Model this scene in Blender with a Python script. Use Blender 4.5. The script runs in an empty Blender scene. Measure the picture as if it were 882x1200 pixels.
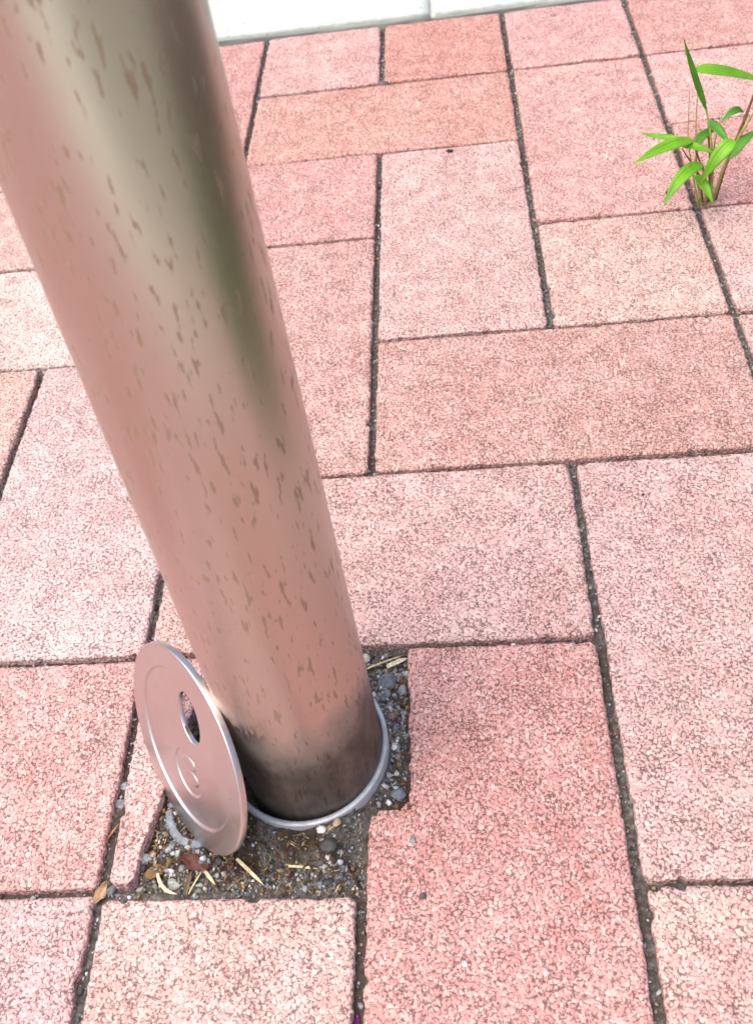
import bpy, math, random
import numpy as np
from mathutils import Vector, Matrix

# ------------------------------------------------------------------ camera
sc = bpy.context.scene
COL = sc.collection
MM = 0.001

cam_d = bpy.data.cameras.new('camera')
cam = bpy.data.objects.new('camera', cam_d)
COL.objects.link(cam)
sc.camera = cam
cR = Vector((0.98829168, 0.04340183, -0.14627314))
cU = Vector((0.08283782, 0.65245438, 0.75328692))
cF = Vector((-0.12813058, 0.75658414, -0.64121992))
m = Matrix.Identity(4)
for i in range(3):
    m[i][0] = cR[i]; m[i][1] = cU[i]; m[i][2] = -cF[i]
m[0][3], m[1][3], m[2][3] = 0.06047, -0.16727, 0.41945
cam.matrix_world = m
cam_d.sensor_fit = 'HORIZONTAL'
cam_d.sensor_width = 36.0
cam_d.lens = 1283.6 / 882 * 36
cam_d.shift_x = (441 - 394.4) / 882
cam_d.shift_y = (366.0 - 600) / 882
cam_d.clip_start = 0.01
cam_d.clip_end = 1000
cam_d.dof.use_dof = True
cam_d.dof.focus_distance = 0.48
cam_d.dof.aperture_fstop = 31

# ------------------------------------------------------------------ sky, sun, exposure
SUN_EL, SUN_AZ = math.radians(66), math.radians(-125)      # azimuth from +Y towards +X
w = bpy.data.worlds.new('World'); sc.world = w; w.use_nodes = True
nt = w.node_tree
sky = nt.nodes.new('ShaderNodeTexSky'); sky.sky_type = 'NISHITA'; sky.sun_disc = False
sky.sun_elevation = SUN_EL; sky.sun_rotation = SUN_AZ
sky.air_density = 1.0; sky.dust_density = 6.0; sky.ozone_density = 0.6
bg = nt.nodes['Background']; bg.inputs['Strength'].default_value = 0.15
nt.links.new(sky.outputs[0], bg.inputs['Color'])
sd = bpy.data.lights.new('sun', 'SUN'); sd.energy = 1.3; sd.angle = math.radians(90); sd.color = (1.0, 0.95, 0.88)
sun = bpy.data.objects.new('sun', sd); COL.objects.link(sun)
sdir = Vector((math.sin(SUN_AZ) * math.cos(SUN_EL), math.cos(SUN_AZ) * math.cos(SUN_EL), math.sin(SUN_EL)))
sun.rotation_euler = (-sdir).to_track_quat('-Z', 'Y').to_euler()
sc.view_settings.view_transform = 'Standard'
sc.view_settings.look = 'None'
sc.view_settings.exposure = 0.9
sc.view_settings.gamma = 1.0
sc.cycles.use_denoising = True
sc.render.filter_size = 1.1
sc.cycles.max_bounces = 6

# ------------------------------------------------------------------ helpers
def tag(o, label=None, cat=None, group=None, kind=None):
    if label: o['label'] = label
    if cat: o['category'] = cat
    if group: o['group'] = group
    if kind: o['kind'] = kind
    return o

def link(name, me, mat=None, parent=None, loc=(0, 0, 0)):
    o = bpy.data.objects.new(name, me); COL.objects.link(o)
    if mat is not None and me is not None and len(me.materials) == 0: me.materials.append(mat)
    if parent: o.parent = parent
    o.location = loc
    return o

def empty(name, loc=(0, 0, 0)):
    o = bpy.data.objects.new(name, None); COL.objects.link(o); o.location = loc; o.empty_display_size = 0.02
    return o

def mesh_np(name, V, F, smooth=True):
    me = bpy.data.meshes.new(name)
    V = np.asarray(V, np.float32); F = np.asarray(F, np.int32)
    n, k = F.shape
    me.vertices.add(len(V)); me.vertices.foreach_set('co', V.ravel())
    me.loops.add(n * k); me.loops.foreach_set('vertex_index', F.ravel())
    me.polygons.add(n); me.polygons.foreach_set('loop_start', np.arange(0, n * k, k, dtype=np.int32))
    me.polygons.foreach_set('loop_total', np.full(n, k, np.int32))
    if smooth: me.polygons.foreach_set('use_smooth', np.ones(n, bool))
    me.update(calc_edges=True); me.validate()
    return me

def vcol(me, name, C):
    C = np.asarray(C, np.float32)
    if C.shape[1] == 3: C = np.c_[C, np.ones(len(C), np.float32)]
    a = me.attributes.new(name, 'FLOAT_COLOR', 'POINT'); a.data.foreach_set('color', C.astype(np.float32).ravel())

def hash2(i, j, seed):
    i = np.asarray(i).astype(np.uint32); j = np.asarray(j).astype(np.uint32)
    h = i * np.uint32(374761393) + j * np.uint32(668265263) + np.uint32((seed * 2246822519) & 0xffffffff)
    h ^= h >> np.uint32(13); h *= np.uint32(1274126177); h ^= h >> np.uint32(16)
    h *= np.uint32(2654435761); h ^= h >> np.uint32(15)
    return (h & np.uint32(0xffffff)).astype(np.float64) / 0xffffff

def vnoise(x, y, s, seed):
    x = np.asarray(x) / s + 1000.0; y = np.asarray(y) / s + 1000.0
    i = np.floor(x); j = np.floor(y); fx = x - i; fy = y - j
    fx = fx * fx * (3 - 2 * fx); fy = fy * fy * (3 - 2 * fy)
    i = i.astype(np.int64); j = j.astype(np.int64)
    a = hash2(i, j, seed); b = hash2(i + 1, j, seed); c = hash2(i, j + 1, seed); d = hash2(i + 1, j + 1, seed)
    return (a * (1 - fx) + b * fx) * (1 - fy) + (c * (1 - fx) + d * fx) * fy

def sstep(a, b, x):
    t = np.clip((np.asarray(x) - a) / (b - a), 0, 1); return t * t * (3 - 2 * t)

def grains(X, Y, s, seed):
    """jittered cell field: distance to the border, cell random numbers, border random number"""
    gx, gy = X / s + 500, Y / s + 500
    ci, cj = np.floor(gx).astype(np.int64), np.floor(gy).astype(np.int64)
    F1 = np.full(X.shape, 9.0); F2 = np.full(X.shape, 9.0); A = np.zeros(X.shape); B = np.zeros(X.shape); A2 = np.zeros(X.shape)
    for di in (-2, -1, 0, 1, 2):
        for dj in (-2, -1, 0, 1, 2):
            i, j = ci + di, cj + dj
            px = i + 0.5 + 0.95 * (hash2(i, j, seed) - 0.5); py = j + 0.5 + 0.95 * (hash2(i, j, seed + 7) - 0.5)
            d = np.hypot(px - gx, py - gy) - 0.28 * hash2(i, j, seed + 13)
            r = hash2(i, j, seed + 29); r2 = hash2(i, j, seed + 31)
            near = d < F1; mid = (~near) & (d < F2)
            F2 = np.where(near, F1, np.where(mid, d, F2)); A2 = np.where(near, A, np.where(mid, r, A2))
            F1 = np.where(near, d, F1); A = np.where(near, r, A); B = np.where(near, r2, B)
    e = (F2 - F1) * s
    crease = np.modf((A + A2) * 37.77)[0]
    return e, A, B, crease

# ------------------------------------------------------------------ materials
def mat(name):
    m_ = bpy.data.materials.new(name); m_.use_nodes = True
    t = m_.node_tree; return m_, t, t.nodes['Principled BSDF']

def N(t, typ, **kw):
    n = t.nodes.new(typ)
    for k, v in kw.items():
        if k in ('operation', 'blend_type', 'data_type', 'attribute_name', 'feature', 'distance', 'noise_dimensions', 'clamp', 'wave_type'):
            setattr(n, k, v)
        else: n.inputs[k.replace('_', ' ')].default_value = v
    return n

def ramp(t, src, stops):
    r = t.nodes.new('ShaderNodeValToRGB'); el = r.color_ramp.elements
    while len(el) < len(stops): el.new(0.5)
    for e, (p_, c) in zip(el, stops):
        e.position = p_; e.color = c if len(c) == 4 else (*c, 1)
    t.links.new(src, r.inputs[0]); return r.outputs[0]

def mix(t, fac, a, b, typ='MIX'):
    n = t.nodes.new('ShaderNodeMix'); n.data_type = 'RGBA'; n.blend_type = typ
    for sock, v in ((n.inputs[0], fac), (n.inputs[6], a), (n.inputs[7], b)):
        if hasattr(v, 'links'): t.links.new(v, sock)
        elif isinstance(v, (int, float)): sock.default_value = v
        else: sock.default_value = (*v, 1) if len(v) == 3 else v
    return n.outputs[2]

def math_n(t, op, a, b=None):
    n = t.nodes.new('ShaderNodeMath'); n.operation = op
    for sock, v in zip(n.inputs, (a, b)):
        if v is None: continue
        if hasattr(v, 'links'): t.links.new(v, sock)
        else: sock.default_value = v
    return n.outputs[0]

def noise(t, vec, scale, detail=3.0, rough=0.55, out=0):
    n = N(t, 'ShaderNodeTexNoise', Scale=scale, Detail=detail, Roughness=rough)
    if vec is not None: t.links.new(vec, n.inputs['Vector'])
    return n.outputs[out]

def bump(t, h, dist, strength=1.0):
    b = t.nodes.new('ShaderNodeBump'); b.inputs['Strength'].default_value = strength; b.inputs['Distance'].default_value = dist
    t.links.new(h, b.inputs['Height']); return b.outputs[0]

def wpos(t): return t.nodes.new('ShaderNodeNewGeometry').outputs['Position']

def make_paver_mat():
    """coarse-grained pigmented concrete: every grain a cell, thin broken cracks and pits between them"""
    m_, t, b = mat('pink_paver_concrete')
    P = wpos(t)
    oi = t.nodes.new('ShaderNodeObjectInfo')
    at = N(t, 'ShaderNodeAttribute', attribute_name='grain')
    sep = t.nodes.new('ShaderNodeSeparateColor'); t.links.new(at.outputs['Color'], sep.inputs[0])
    def vmath(op, a_, b_):
        n = t.nodes.new('ShaderNodeVectorMath'); n.operation = op
        for s_, v in zip(n.inputs, (a_, b_)):
            if hasattr(v, 'links'): t.links.new(v, s_)
            else: s_.default_value = v
        return n.outputs[0]
    wn = N(t, 'ShaderNodeTexNoise', Scale=820.0, Detail=2.0); t.links.new(P, wn.inputs['Vector'])
    W = vmath('ADD', P, vmath('MULTIPLY', vmath('SUBTRACT', wn.outputs['Color'], (0.5, 0.5, 0.5)), (0.0021, 0.0021, 0.0021)))
    def vor(scale, feature):
        v = t.nodes.new('ShaderNodeTexVoronoi'); v.feature = feature; v.inputs['Scale'].default_value = scale
        t.links.new(W, v.inputs['Vector']); return v
    d1 = vor(590.0, 'DISTANCE_TO_EDGE').outputs['Distance']
    f1 = vor(590.0, 'F1')
    f2 = vor(820.0, 'F1')
    cs = t.nodes.new('ShaderNodeSeparateColor'); t.links.new(f1.outputs['Color'], cs.inputs[0])
    c2 = t.nodes.new('ShaderNodeSeparateColor'); t.links.new(f2.outputs['Color'], c2.inputs[0])
    frag = noise(t, P, 760, 2.0, 0.5)
    patch = noise(t, P, 75, 2.0, 0.5)
    # width of the cracks varies and often closes
    wv = ramp(t, math_n(t, 'ADD', frag, math_n(t, 'MULTIPLY', math_n(t, 'SUBTRACT', patch, 0.5), 0.35)), [(0.40, (0, 0, 0)), (0.70, (1, 1, 1))])
    w1 = math_n(t, 'ADD', math_n(t, 'MULTIPLY', wv, 0.24), 0.006)
    k1 = math_n(t, 'SUBTRACT', 1.0, math_n(t, 'MINIMUM', math_n(t, 'DIVIDE', d1, w1), 1.0))
    spot = math_n(t, 'MULTIPLY', ramp(t, f2.outputs['Distance'], [(0.22, (1, 1, 1)), (0.40, (0, 0, 0))]), ramp(t, c2.outputs[0], [(0.78, (0, 0, 0)), (0.86, (1, 1, 1))]))
    f4 = vor(300.0, 'F1'); c4 = t.nodes.new('ShaderNodeSeparateColor'); t.links.new(f4.outputs['Color'], c4.inputs[0])
    spot2 = math_n(t, 'MULTIPLY', ramp(t, f4.outputs['Distance'], [(0.12, (1, 1, 1)), (0.24, (0, 0, 0))]), ramp(t, c4.outputs[0], [(0.80, (0, 0, 0)), (0.86, (1, 1, 1))]))
    spot = math_n(t, 'MAXIMUM', spot, spot2)
    k1 = math_n(t, 'POWER', k1, 0.6)
    pit = math_n(t, 'MAXIMUM', k1, math_n(t, 'MULTIPLY', spot, 0.85))
    pit = math_n(t, 'MULTIPLY', pit, CRACK)
    # patchy fading of the pigment over each paver
    n1 = ramp(t, noise(t, P, 30, 4, 0.6), [(0.32, (0.92, 0.86, 0.84)), (0.5, (1, 1, 1)), (0.68, (1.06, 1.12, 1.12))])
    c = mix(t, 1.0, oi.outputs['Color'], n1, 'MULTIPLY')
    big = ramp(t, noise(t, P, 7, 5, 0.65), [(0.34, (0.95, 0.925, 0.92)), (0.5, (1, 1, 1)), (0.7, (1.04, 1.05, 1.05))])
    c = mix(t, 1.0, c, big, 'MULTIPLY')
    light = ramp(t, cs.outputs[0], [(0.30, (0, 0, 0)), (1.0, (1, 1, 1))])
    c = mix(t, math_n(t, 'MULTIPLY', light, 0.30), c, (0.80, 0.68, 0.65))
    dark = ramp(t, cs.outputs[1], [(0.72, (0, 0, 0)), (1.0, (1, 1, 1))])
    c = mix(t, math_n(t, 'MULTIPLY', dark, 0.10), c, (0.34, 0.14, 0.11))
    f = noise(t, P, 2300, 2)
    c = mix(t, 1.0, c, ramp(t, f, [(0.3, (0.86, 0.83, 0.82)), (0.7, (1.12, 1.14, 1.14))]), 'MULTIPLY')
    c = mix(t, pit, c, (0.065, 0.030, 0.026))  # dark binder in cracks and pits, doubling as their shade in the colour
    t.links.new(c, b.inputs['Base Color'])
    b.inputs['Roughness'].default_value = 0.88
    b.inputs['Specular IOR Level'].default_value = 0.2
    f3 = t.nodes.new('ShaderNodeTexVoronoi'); f3.inputs['Scale'].default_value = 590.0; t.links.new(P, f3.inputs['Vector'])
    hgt = math_n(t, 'SUBTRACT', math_n(t, 'MULTIPLY', noise(t, P, 1500, 1), 0.45), f3.outputs['Distance'])
    t.links.new(bump(t, hgt, 0.0008, 0.8), b.inputs['Normal'])
    return m_

CRACK = 0.89
def make_sand_mat():
    m_, t, b = mat('grey_joint_sand')
    P = wpos(t)
    c = ramp(t, noise(t, P, 420, 4, 0.7), [(0.3, (0.03, 0.027, 0.024)), (0.5, (0.085, 0.08, 0.074)), (0.72, (0.26, 0.25, 0.24))])
    br = ramp(t, noise(t, P, 9, 2), [(0.42, (0, 0, 0)), (0.62, (1, 1, 1))])
    c = mix(t, math_n(t, 'MULTIPLY', br, 0.75), c, (0.045, 0.03, 0.02))
    t.links.new(c, b.inputs['Base Color']); b.inputs['Roughness'].default_value = 0.95
    t.links.new(bump(t, noise(t, P, 700, 3), 0.0012, 1.0), b.inputs['Normal'])
    return m_

def make_soil_mat():
    m_, t, b = mat('brown_soil_and_grit')
    P = wpos(t)
    at = N(t, 'ShaderNodeAttribute', attribute_name='grit')
    sep = t.nodes.new('ShaderNodeSeparateColor'); t.links.new(at.outputs['Color'], sep.inputs[0])
    brown = ramp(t, noise(t, P, 350, 5, 0.7), [(0.3, (0.014, 0.010, 0.007)), (0.55, (0.048, 0.034, 0.022)), (0.8, (0.12, 0.09, 0.06))])
    grey = ramp(t, noise(t, P, 500, 4, 0.7), [(0.3, (0.035, 0.032, 0.028)), (0.55, (0.11, 0.10, 0.09)), (0.8, (0.28, 0.27, 0.25))])
    c = mix(t, sep.outputs[0], brown, grey)
    t.links.new(c, b.inputs['Base Color']); b.inputs['Roughness'].default_value = 0.95
    t.links.new(bump(t, noise(t, P, 900, 4, 0.65), 0.0012, 1.0), b.inputs['Normal'])
    return m_

def make_attr_mat(name, rough=0.7, scale=900, amt=0.25, spec=0.3):
    m_, t, b = mat(name)
    P = wpos(t)
    at = N(t, 'ShaderNodeAttribute', attribute_name='tone')
    f = noise(t, P, scale, 4, 0.65)
    c = mix(t, 1.0, at.outputs['Color'], ramp(t, f, [(0.3, (1 - amt * 1.6,) * 3), (0.7, (1 + amt,) * 3)]), 'MULTIPLY')
    t.links.new(c, b.inputs['Base Color']); b.inputs['Roughness'].default_value = rough
    b.inputs['Specular IOR Level'].default_value = spec
    t.links.new(bump(t, f, 0.0004, 0.7), b.inputs['Normal'])
    return m_

def make_object_colour_mat(name, rough=0.7, scale=900, amt=0.3, spec=0.35, bdist=0.0004):
    m_, t, b = mat(name)
    tc = t.nodes.new('ShaderNodeTexCoord').outputs['Object']
    oi = t.nodes.new('ShaderNodeObjectInfo')
    f = noise(t, tc, scale, 4, 0.65)
    g = noise(t, tc, scale * 0.25, 3, 0.6)
    c = mix(t, 1.0, oi.outputs['Color'], ramp(t, f, [(0.3, (1 - amt * 1.4,) * 3), (0.7, (1 + amt,) * 3)]), 'MULTIPLY')
    c = mix(t, 1.0, c, ramp(t, g, [(0.35, (0.8, 0.8, 0.82)), (0.65, (1.12, 1.1, 1.08))]), 'MULTIPLY')
    t.links.new(c, b.inputs['Base Color']); b.inputs['Roughness'].default_value = rough
    b.inputs['Specular IOR Level'].default_value = spec
    t.links.new(bump(t, f, bdist, 0.7), b.inputs['Normal'])
    return m_

def make_post_mat():
    m_, t, b = mat('stained_brushed_steel')
    uv = t.nodes.new('ShaderNodeUVMap').outputs[0]
    def mapped(sx, sy, off=(0, 0, 0)):
        mp = t.nodes.new('ShaderNodeMapping'); mp.inputs['Scale'].default_value = (sx, sy, 1); mp.inputs['Location'].default_value = off
        t.links.new(uv, mp.inputs['Vector']); return mp.outputs[0]
    # runs left by dried drops: tall narrow blots
    n1 = noise(t, mapped(560, 92), 1.0, 2.5, 0.55)
    n2 = noise(t, mapped(45, 30, (3, 1, 0)), 1.0, 2.0, 0.5)
    n3 = noise(t, mapped(210, 60, (5, 9, 0)), 1.0, 4.0, 0.7)
    s1 = math_n(t, 'ADD', n1, math_n(t, 'MULTIPLY', math_n(t, 'SUBTRACT', n2, 0.5), 0.24))
    k1 = ramp(t, s1, [(0.595, (0, 0, 0)), (0.645, (1, 1, 1))])
    s3 = math_n(t, 'ADD', n3, math_n(t, 'MULTIPLY', math_n(t, 'SUBTRACT', n2, 0.5), 0.3))
    k3 = ramp(t, s3, [(0.67, (0, 0, 0)), (0.73, (1, 1, 1))])
    st = math_n(t, 'MAXIMUM', k1, math_n(t, 'MULTIPLY', k3, 0.6))
    st = math_n(t, 'MULTIPLY', st, 0.70)
    film = ramp(t, noise(t, mapped(22, 9), 1.0, 4.0, 0.6), [(0.35, (0, 0, 0)), (0.75, (1, 1, 1))])
    haze_ = math_n(t, 'MULTIPLY', film, 0.06)
    c = mix(t, haze_, (0.55, 0.475, 0.425), (0.33, 0.245, 0.18))
    c = mix(t, st, c, (0.24, 0.135, 0.05))
    # specks of dust and grit splashed on the lower end
    sep = t.nodes.new('ShaderNodeSeparateXYZ'); t.links.new(uv, sep.inputs[0])
    low = ramp(t, sep.outputs[1], [(0.02, (1, 1, 1)), (0.14, (0, 0, 0))])
    v = N(t, 'ShaderNodeTexVoronoi', Scale=1.0); t.links.new(mapped(190, 190), v.inputs['Vector'])
    sp = ramp(t, v.outputs['Distance'], [(0.055, (1, 1, 1)), (0.10, (0, 0, 0))])
    vs = t.nodes.new('ShaderNodeSeparateColor'); t.links.new(v.outputs['Color'], vs.inputs[0])
    keep = ramp(t, vs.outputs[0], [(0.45, (0, 0, 0)), (0.5, (1, 1, 1))])
    sp = math_n(t, 'MULTIPLY', math_n(t, 'MULTIPLY', sp, keep), math_n(t, 'ADD', math_n(t, 'MULTIPLY', low, 0.85), 0.05))
    c = mix(t, sp, c, mix(t, vs.outputs[1], (0.55, 0.5, 0.42), (0.5, 0.25, 0.09)))
    # near-black band just above the ring, ragged at its upper edge
    foot_band = math_n(t, 'MULTIPLY', ramp(t, math_n(t, 'ADD', sep.outputs[1], math_n(t, 'MULTIPLY', math_n(t, 'SUBTRACT', noise(t, mapped(45, 25), 1.0, 4), 0.5), 0.05)), [(0.042, (1, 1, 1)), (0.070, (0, 0, 0))]), ramp(t, noise(t, mapped(120, 60), 1.0, 4), [(0.3, (0.8, 0.8, 0.8)), (0.7, (0.97, 0.97, 0.97))]))
    c = mix(t, foot_band, c, (0.018, 0.014, 0.009))
    t.links.new(c, b.inputs['Base Color'])
    non = math_n(t, 'MAXIMUM', math_n(t, 'MULTIPLY', st, 0.75), math_n(t, 'MAXIMUM', sp, math_n(t, 'MULTIPLY', foot_band, 0.75)))
    met = math_n(t, 'SUBTRACT', 1.0, non)
    t.links.new(met, b.inputs['Metallic'])
    rg = math_n(t, 'ADD', math_n(t, 'MULTIPLY', non, 0.22), 0.32)
    rg = math_n(t, 'ADD', rg, math_n(t, 'MULTIPLY', film, 0.06))
    t.links.new(rg, b.inputs['Roughness'])
    br = noise(t, mapped(60, 5200), 1.0, 2.0)
    t.links.new(bump(t, br, 0.00002, 0.35), b.inputs['Normal'])
    return m_

def make_steel(name, col, rough, dirt=0.3, scale=60, dcol=(0.22, 0.2, 0.18), metal=1.0):
    m_, t, b = mat(name)
    tc = t.nodes.new('ShaderNodeTexCoord').outputs['Object']
    f = ramp(t, noise(t, tc, scale, 5, 0.65), [(0.42, (0, 0, 0)), (0.75, (1, 1, 1))])
    d = math_n(t, 'MULTIPLY', f, dirt)
    c = mix(t, d, col, dcol)
    v = N(t, 'ShaderNodeTexVoronoi', Scale=220.0); t.links.new(tc, v.inputs['Vector'])
    vs = t.nodes.new('ShaderNodeSeparateColor'); t.links.new(v.outputs['Color'], vs.inputs[0])
    sp = math_n(t, 'MULTIPLY', ramp(t, v.outputs['Distance'], [(0.06, (1, 1, 1)), (0.11, (0, 0, 0))]), ramp(t, vs.outputs[0], [(0.72, (0, 0, 0)), (0.76, (1, 1, 1))]))
    c = mix(t, math_n(t, 'MULTIPLY', sp, 0.7), c, mix(t, vs.outputs[1], (0.6, 0.58, 0.54), (0.12, 0.08, 0.06)))
    t.links.new(c, b.inputs['Base Color'])
    t.links.new(math_n(t, 'SUBTRACT', metal, math_n(t, 'MULTIPLY', d, 0.8 * metal)), b.inputs['Metallic'])
    t.links.new(math_n(t, 'ADD', math_n(t, 'MULTIPLY', f, 0.12), rough), b.inputs['Roughness'])
    t.links.new(bump(t, noise(t, tc, 500, 2), 0.00002, 0.3), b.inputs['Normal'])
    return m_

def make_concrete(name, base, lo, scale=18, edge_y=None):
    m_, t, b = mat(name)
    P = wpos(t)
    c = ramp(t, noise(t, P, scale, 6, 0.6), [(0.3, lo), (0.65, base)])
    sp = ramp(t, noise(t, P, 900, 3, 0.6), [(0.30, (0.72, 0.72, 0.71)), (0.55, (1, 1, 1))])
    c = mix(t, 1.0, c, sp, 'MULTIPLY')
    if edge_y is not None:        # grime and moss collected along the paver-side arris
        sep = t.nodes.new('ShaderNodeSeparateXYZ'); t.links.new(P, sep.inputs[0])
        y = math_n(t, 'ADD', sep.outputs[1], math_n(t, 'MULTIPLY', math_n(t, 'SUBTRACT', noise(t, P, 120, 4, 0.7), 0.5), 0.012))
        k = math_n(t, 'SUBTRACT', y, edge_y)
        g = ramp(t, math_n(t, 'MULTIPLY', k, 100), [(0.30, (1, 1, 1)), (0.85, (0, 0, 0))])
        c = mix(t, math_n(t, 'MULTIPLY', g, 0.85), c, (0.2, 0.21, 0.185))
        v = N(t, 'ShaderNodeTexVoronoi', Scale=90.0); t.links.new(P, v.inputs['Vector'])
        vs = t.nodes.new('ShaderNodeSeparateColor'); t.links.new(v.outputs['Color'], vs.inputs[0])
        sp = math_n(t, 'MULTIPLY', ramp(t, v.outputs['Distance'], [(0.07, (1, 1, 1)), (0.13, (0, 0, 0))]), ramp(t, vs.outputs[0], [(0.66, (0, 0, 0)), (0.7, (1, 1, 1))]))
        c = mix(t, math_n(t, 'MULTIPLY', sp, 0.8), c, (0.14, 0.14, 0.13))
    t.links.new(c, b.inputs['Base Color']); b.inputs['Roughness'].default_value = 0.9
    t.links.new(bump(t, noise(t, P, 700, 4), 0.0006, 0.6), b.inputs['Normal'])
    return m_

def make_leaf_mat(name, c1, c2, vein=0.25):
    m_, t, b = mat(name)
    uv = t.nodes.new('ShaderNodeUVMap').outputs[0]
    tc = t.nodes.new('ShaderNodeTexCoord').outputs['Object']
    c = ramp(t, noise(t, tc, 60, 3), [(0.35, c1), (0.65, c2)])
    mp = t.nodes.new('ShaderNodeMapping'); mp.inputs['Scale'].default_value = (14, 0.6, 1); t.links.new(uv, mp.inputs[0])
    v = ramp(t, noise(t, mp.outputs[0], 1.0, 2), [(0.35, (1 - vein,) * 3), (0.65, (1 + vein * 0.6,) * 3)])
    c = mix(t, 1.0, c, v, 'MULTIPLY')
    t.links.new(c, b.inputs['Base Color']); b.inputs['Roughness'].default_value = 0.42
    tr = t.nodes.new('ShaderNodeBsdfTranslucent'); t.links.new(c, tr.inputs[0])
    ms = t.nodes.new('ShaderNodeMixShader'); ms.inputs[0].default_value = 0.38
    t.links.new(b.outputs[0], ms.inputs[1]); t.links.new(tr.outputs[0], ms.inputs[2])
    t.links.new(ms.outputs[0], t.nodes['Material Output'].inputs[0])
    return m_

M_PAVER = make_paver_mat()
M_SAND = make_sand_mat()
M_SOIL = make_soil_mat()
M_GRIT = make_attr_mat('mixed_gravel', 0.7)
M_LITTER = make_attr_mat('plant_litter', 0.85, 600)
M_STONE = make_object_colour_mat('stone', 0.62, 500)
M_DRY = make_object_colour_mat('dry_plant', 0.7, 700, 0.25, 0.25, 0.0002)
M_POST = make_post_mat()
M_LID = make_steel('pressed_steel', (0.61, 0.565, 0.56), 0.32, 0.05)
M_GALV = make_steel('galvanised_steel', (0.40, 0.44, 0.48), 0.5, 0.7, 140, (0.17, 0.175, 0.18), 0.4)
M_KERB = make_concrete('pale_kerb_concrete', (0.46, 0.51, 0.495), (0.38, 0.425, 0.405), 9, 0.703)
M_SLAB = make_concrete('reflection_slab_concrete', (0.62, 0.68, 0.59), (0.40, 0.44, 0.375), 7)
M_LANE = make_concrete('reflection_lane_concrete', (0.26, 0.275, 0.215), (0.16, 0.17, 0.135), 9)
M_ASPHALT = make_concrete('asphalt', (0.06, 0.06, 0.06), (0.045, 0.045, 0.045), 30)
M_MORTAR = make_concrete('kerb_mortar', (0.5, 0.5, 0.48), (0.36, 0.36, 0.34), 60)
M_LEAF = make_leaf_mat('fresh_leaf', (0.13, 0.38, 0.012), (0.22, 0.52, 0.02))
M_LEAF_D = make_leaf_mat('deep_green_leaf', (0.07, 0.26, 0.02), (0.11, 0.36, 0.025))
M_COVER = make_leaf_mat('reflection_cover_leaf', (0.075, 0.085, 0.042), (0.13, 0.15, 0.07))

# ------------------------------------------------------------------ ground
def sheet(name, x0, x1, y0, y1, z, mat_, n=1):
    xs = np.linspace(x0, x1, n + 1); ys = np.linspace(y0, y1, n + 1)
    X, Y = np.meshgrid(xs, ys); V = np.c_[X.ravel(), Y.ravel(), np.full(X.size, z)]
    k = n + 1
    F = [(j * k + i, j * k + i + 1, (j + 1) * k + i + 1, (j + 1) * k + i) for j in range(n) for i in range(n)]
    return link(name, mesh_np(name, V, F), mat_)
tag(sheet('ground', -300, 300, -300, 300, -0.09, M_ASPHALT), 'grey asphalt ground reaching away around the paved corner', 'ground', kind='structure')

bx = [-3.0, -0.096, 0.05, 3.0]; by = [-3.0, 0.001, 0.098, 0.702]
me = mesh_np('pavement', [(x, y, -0.005) for y in by for x in bx], [(j * 4 + i, j * 4 + i + 1, j * 4 + i + 5, j * 4 + i + 4) for j in range(3) for i in range(3) if (i, j) != (1, 1)])
pavement = tag(link('pavement', me, M_SAND), 'pink concrete block paving with sandy joints', 'pavement', kind='structure')

# ------------------------------------------------------------------ pavers
STEP = 0.8 * MM
def grid_faces(nx, ny):
    idx = np.arange(nx * ny).reshape(ny, nx)
    a = idx[:-1, :-1].ravel(); b = idx[:-1, 1:].ravel(); c = idx[1:, 1:].ravel(); d = idx[1:, :-1].ravel()
    return np.c_[a, b, c, d]

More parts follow.
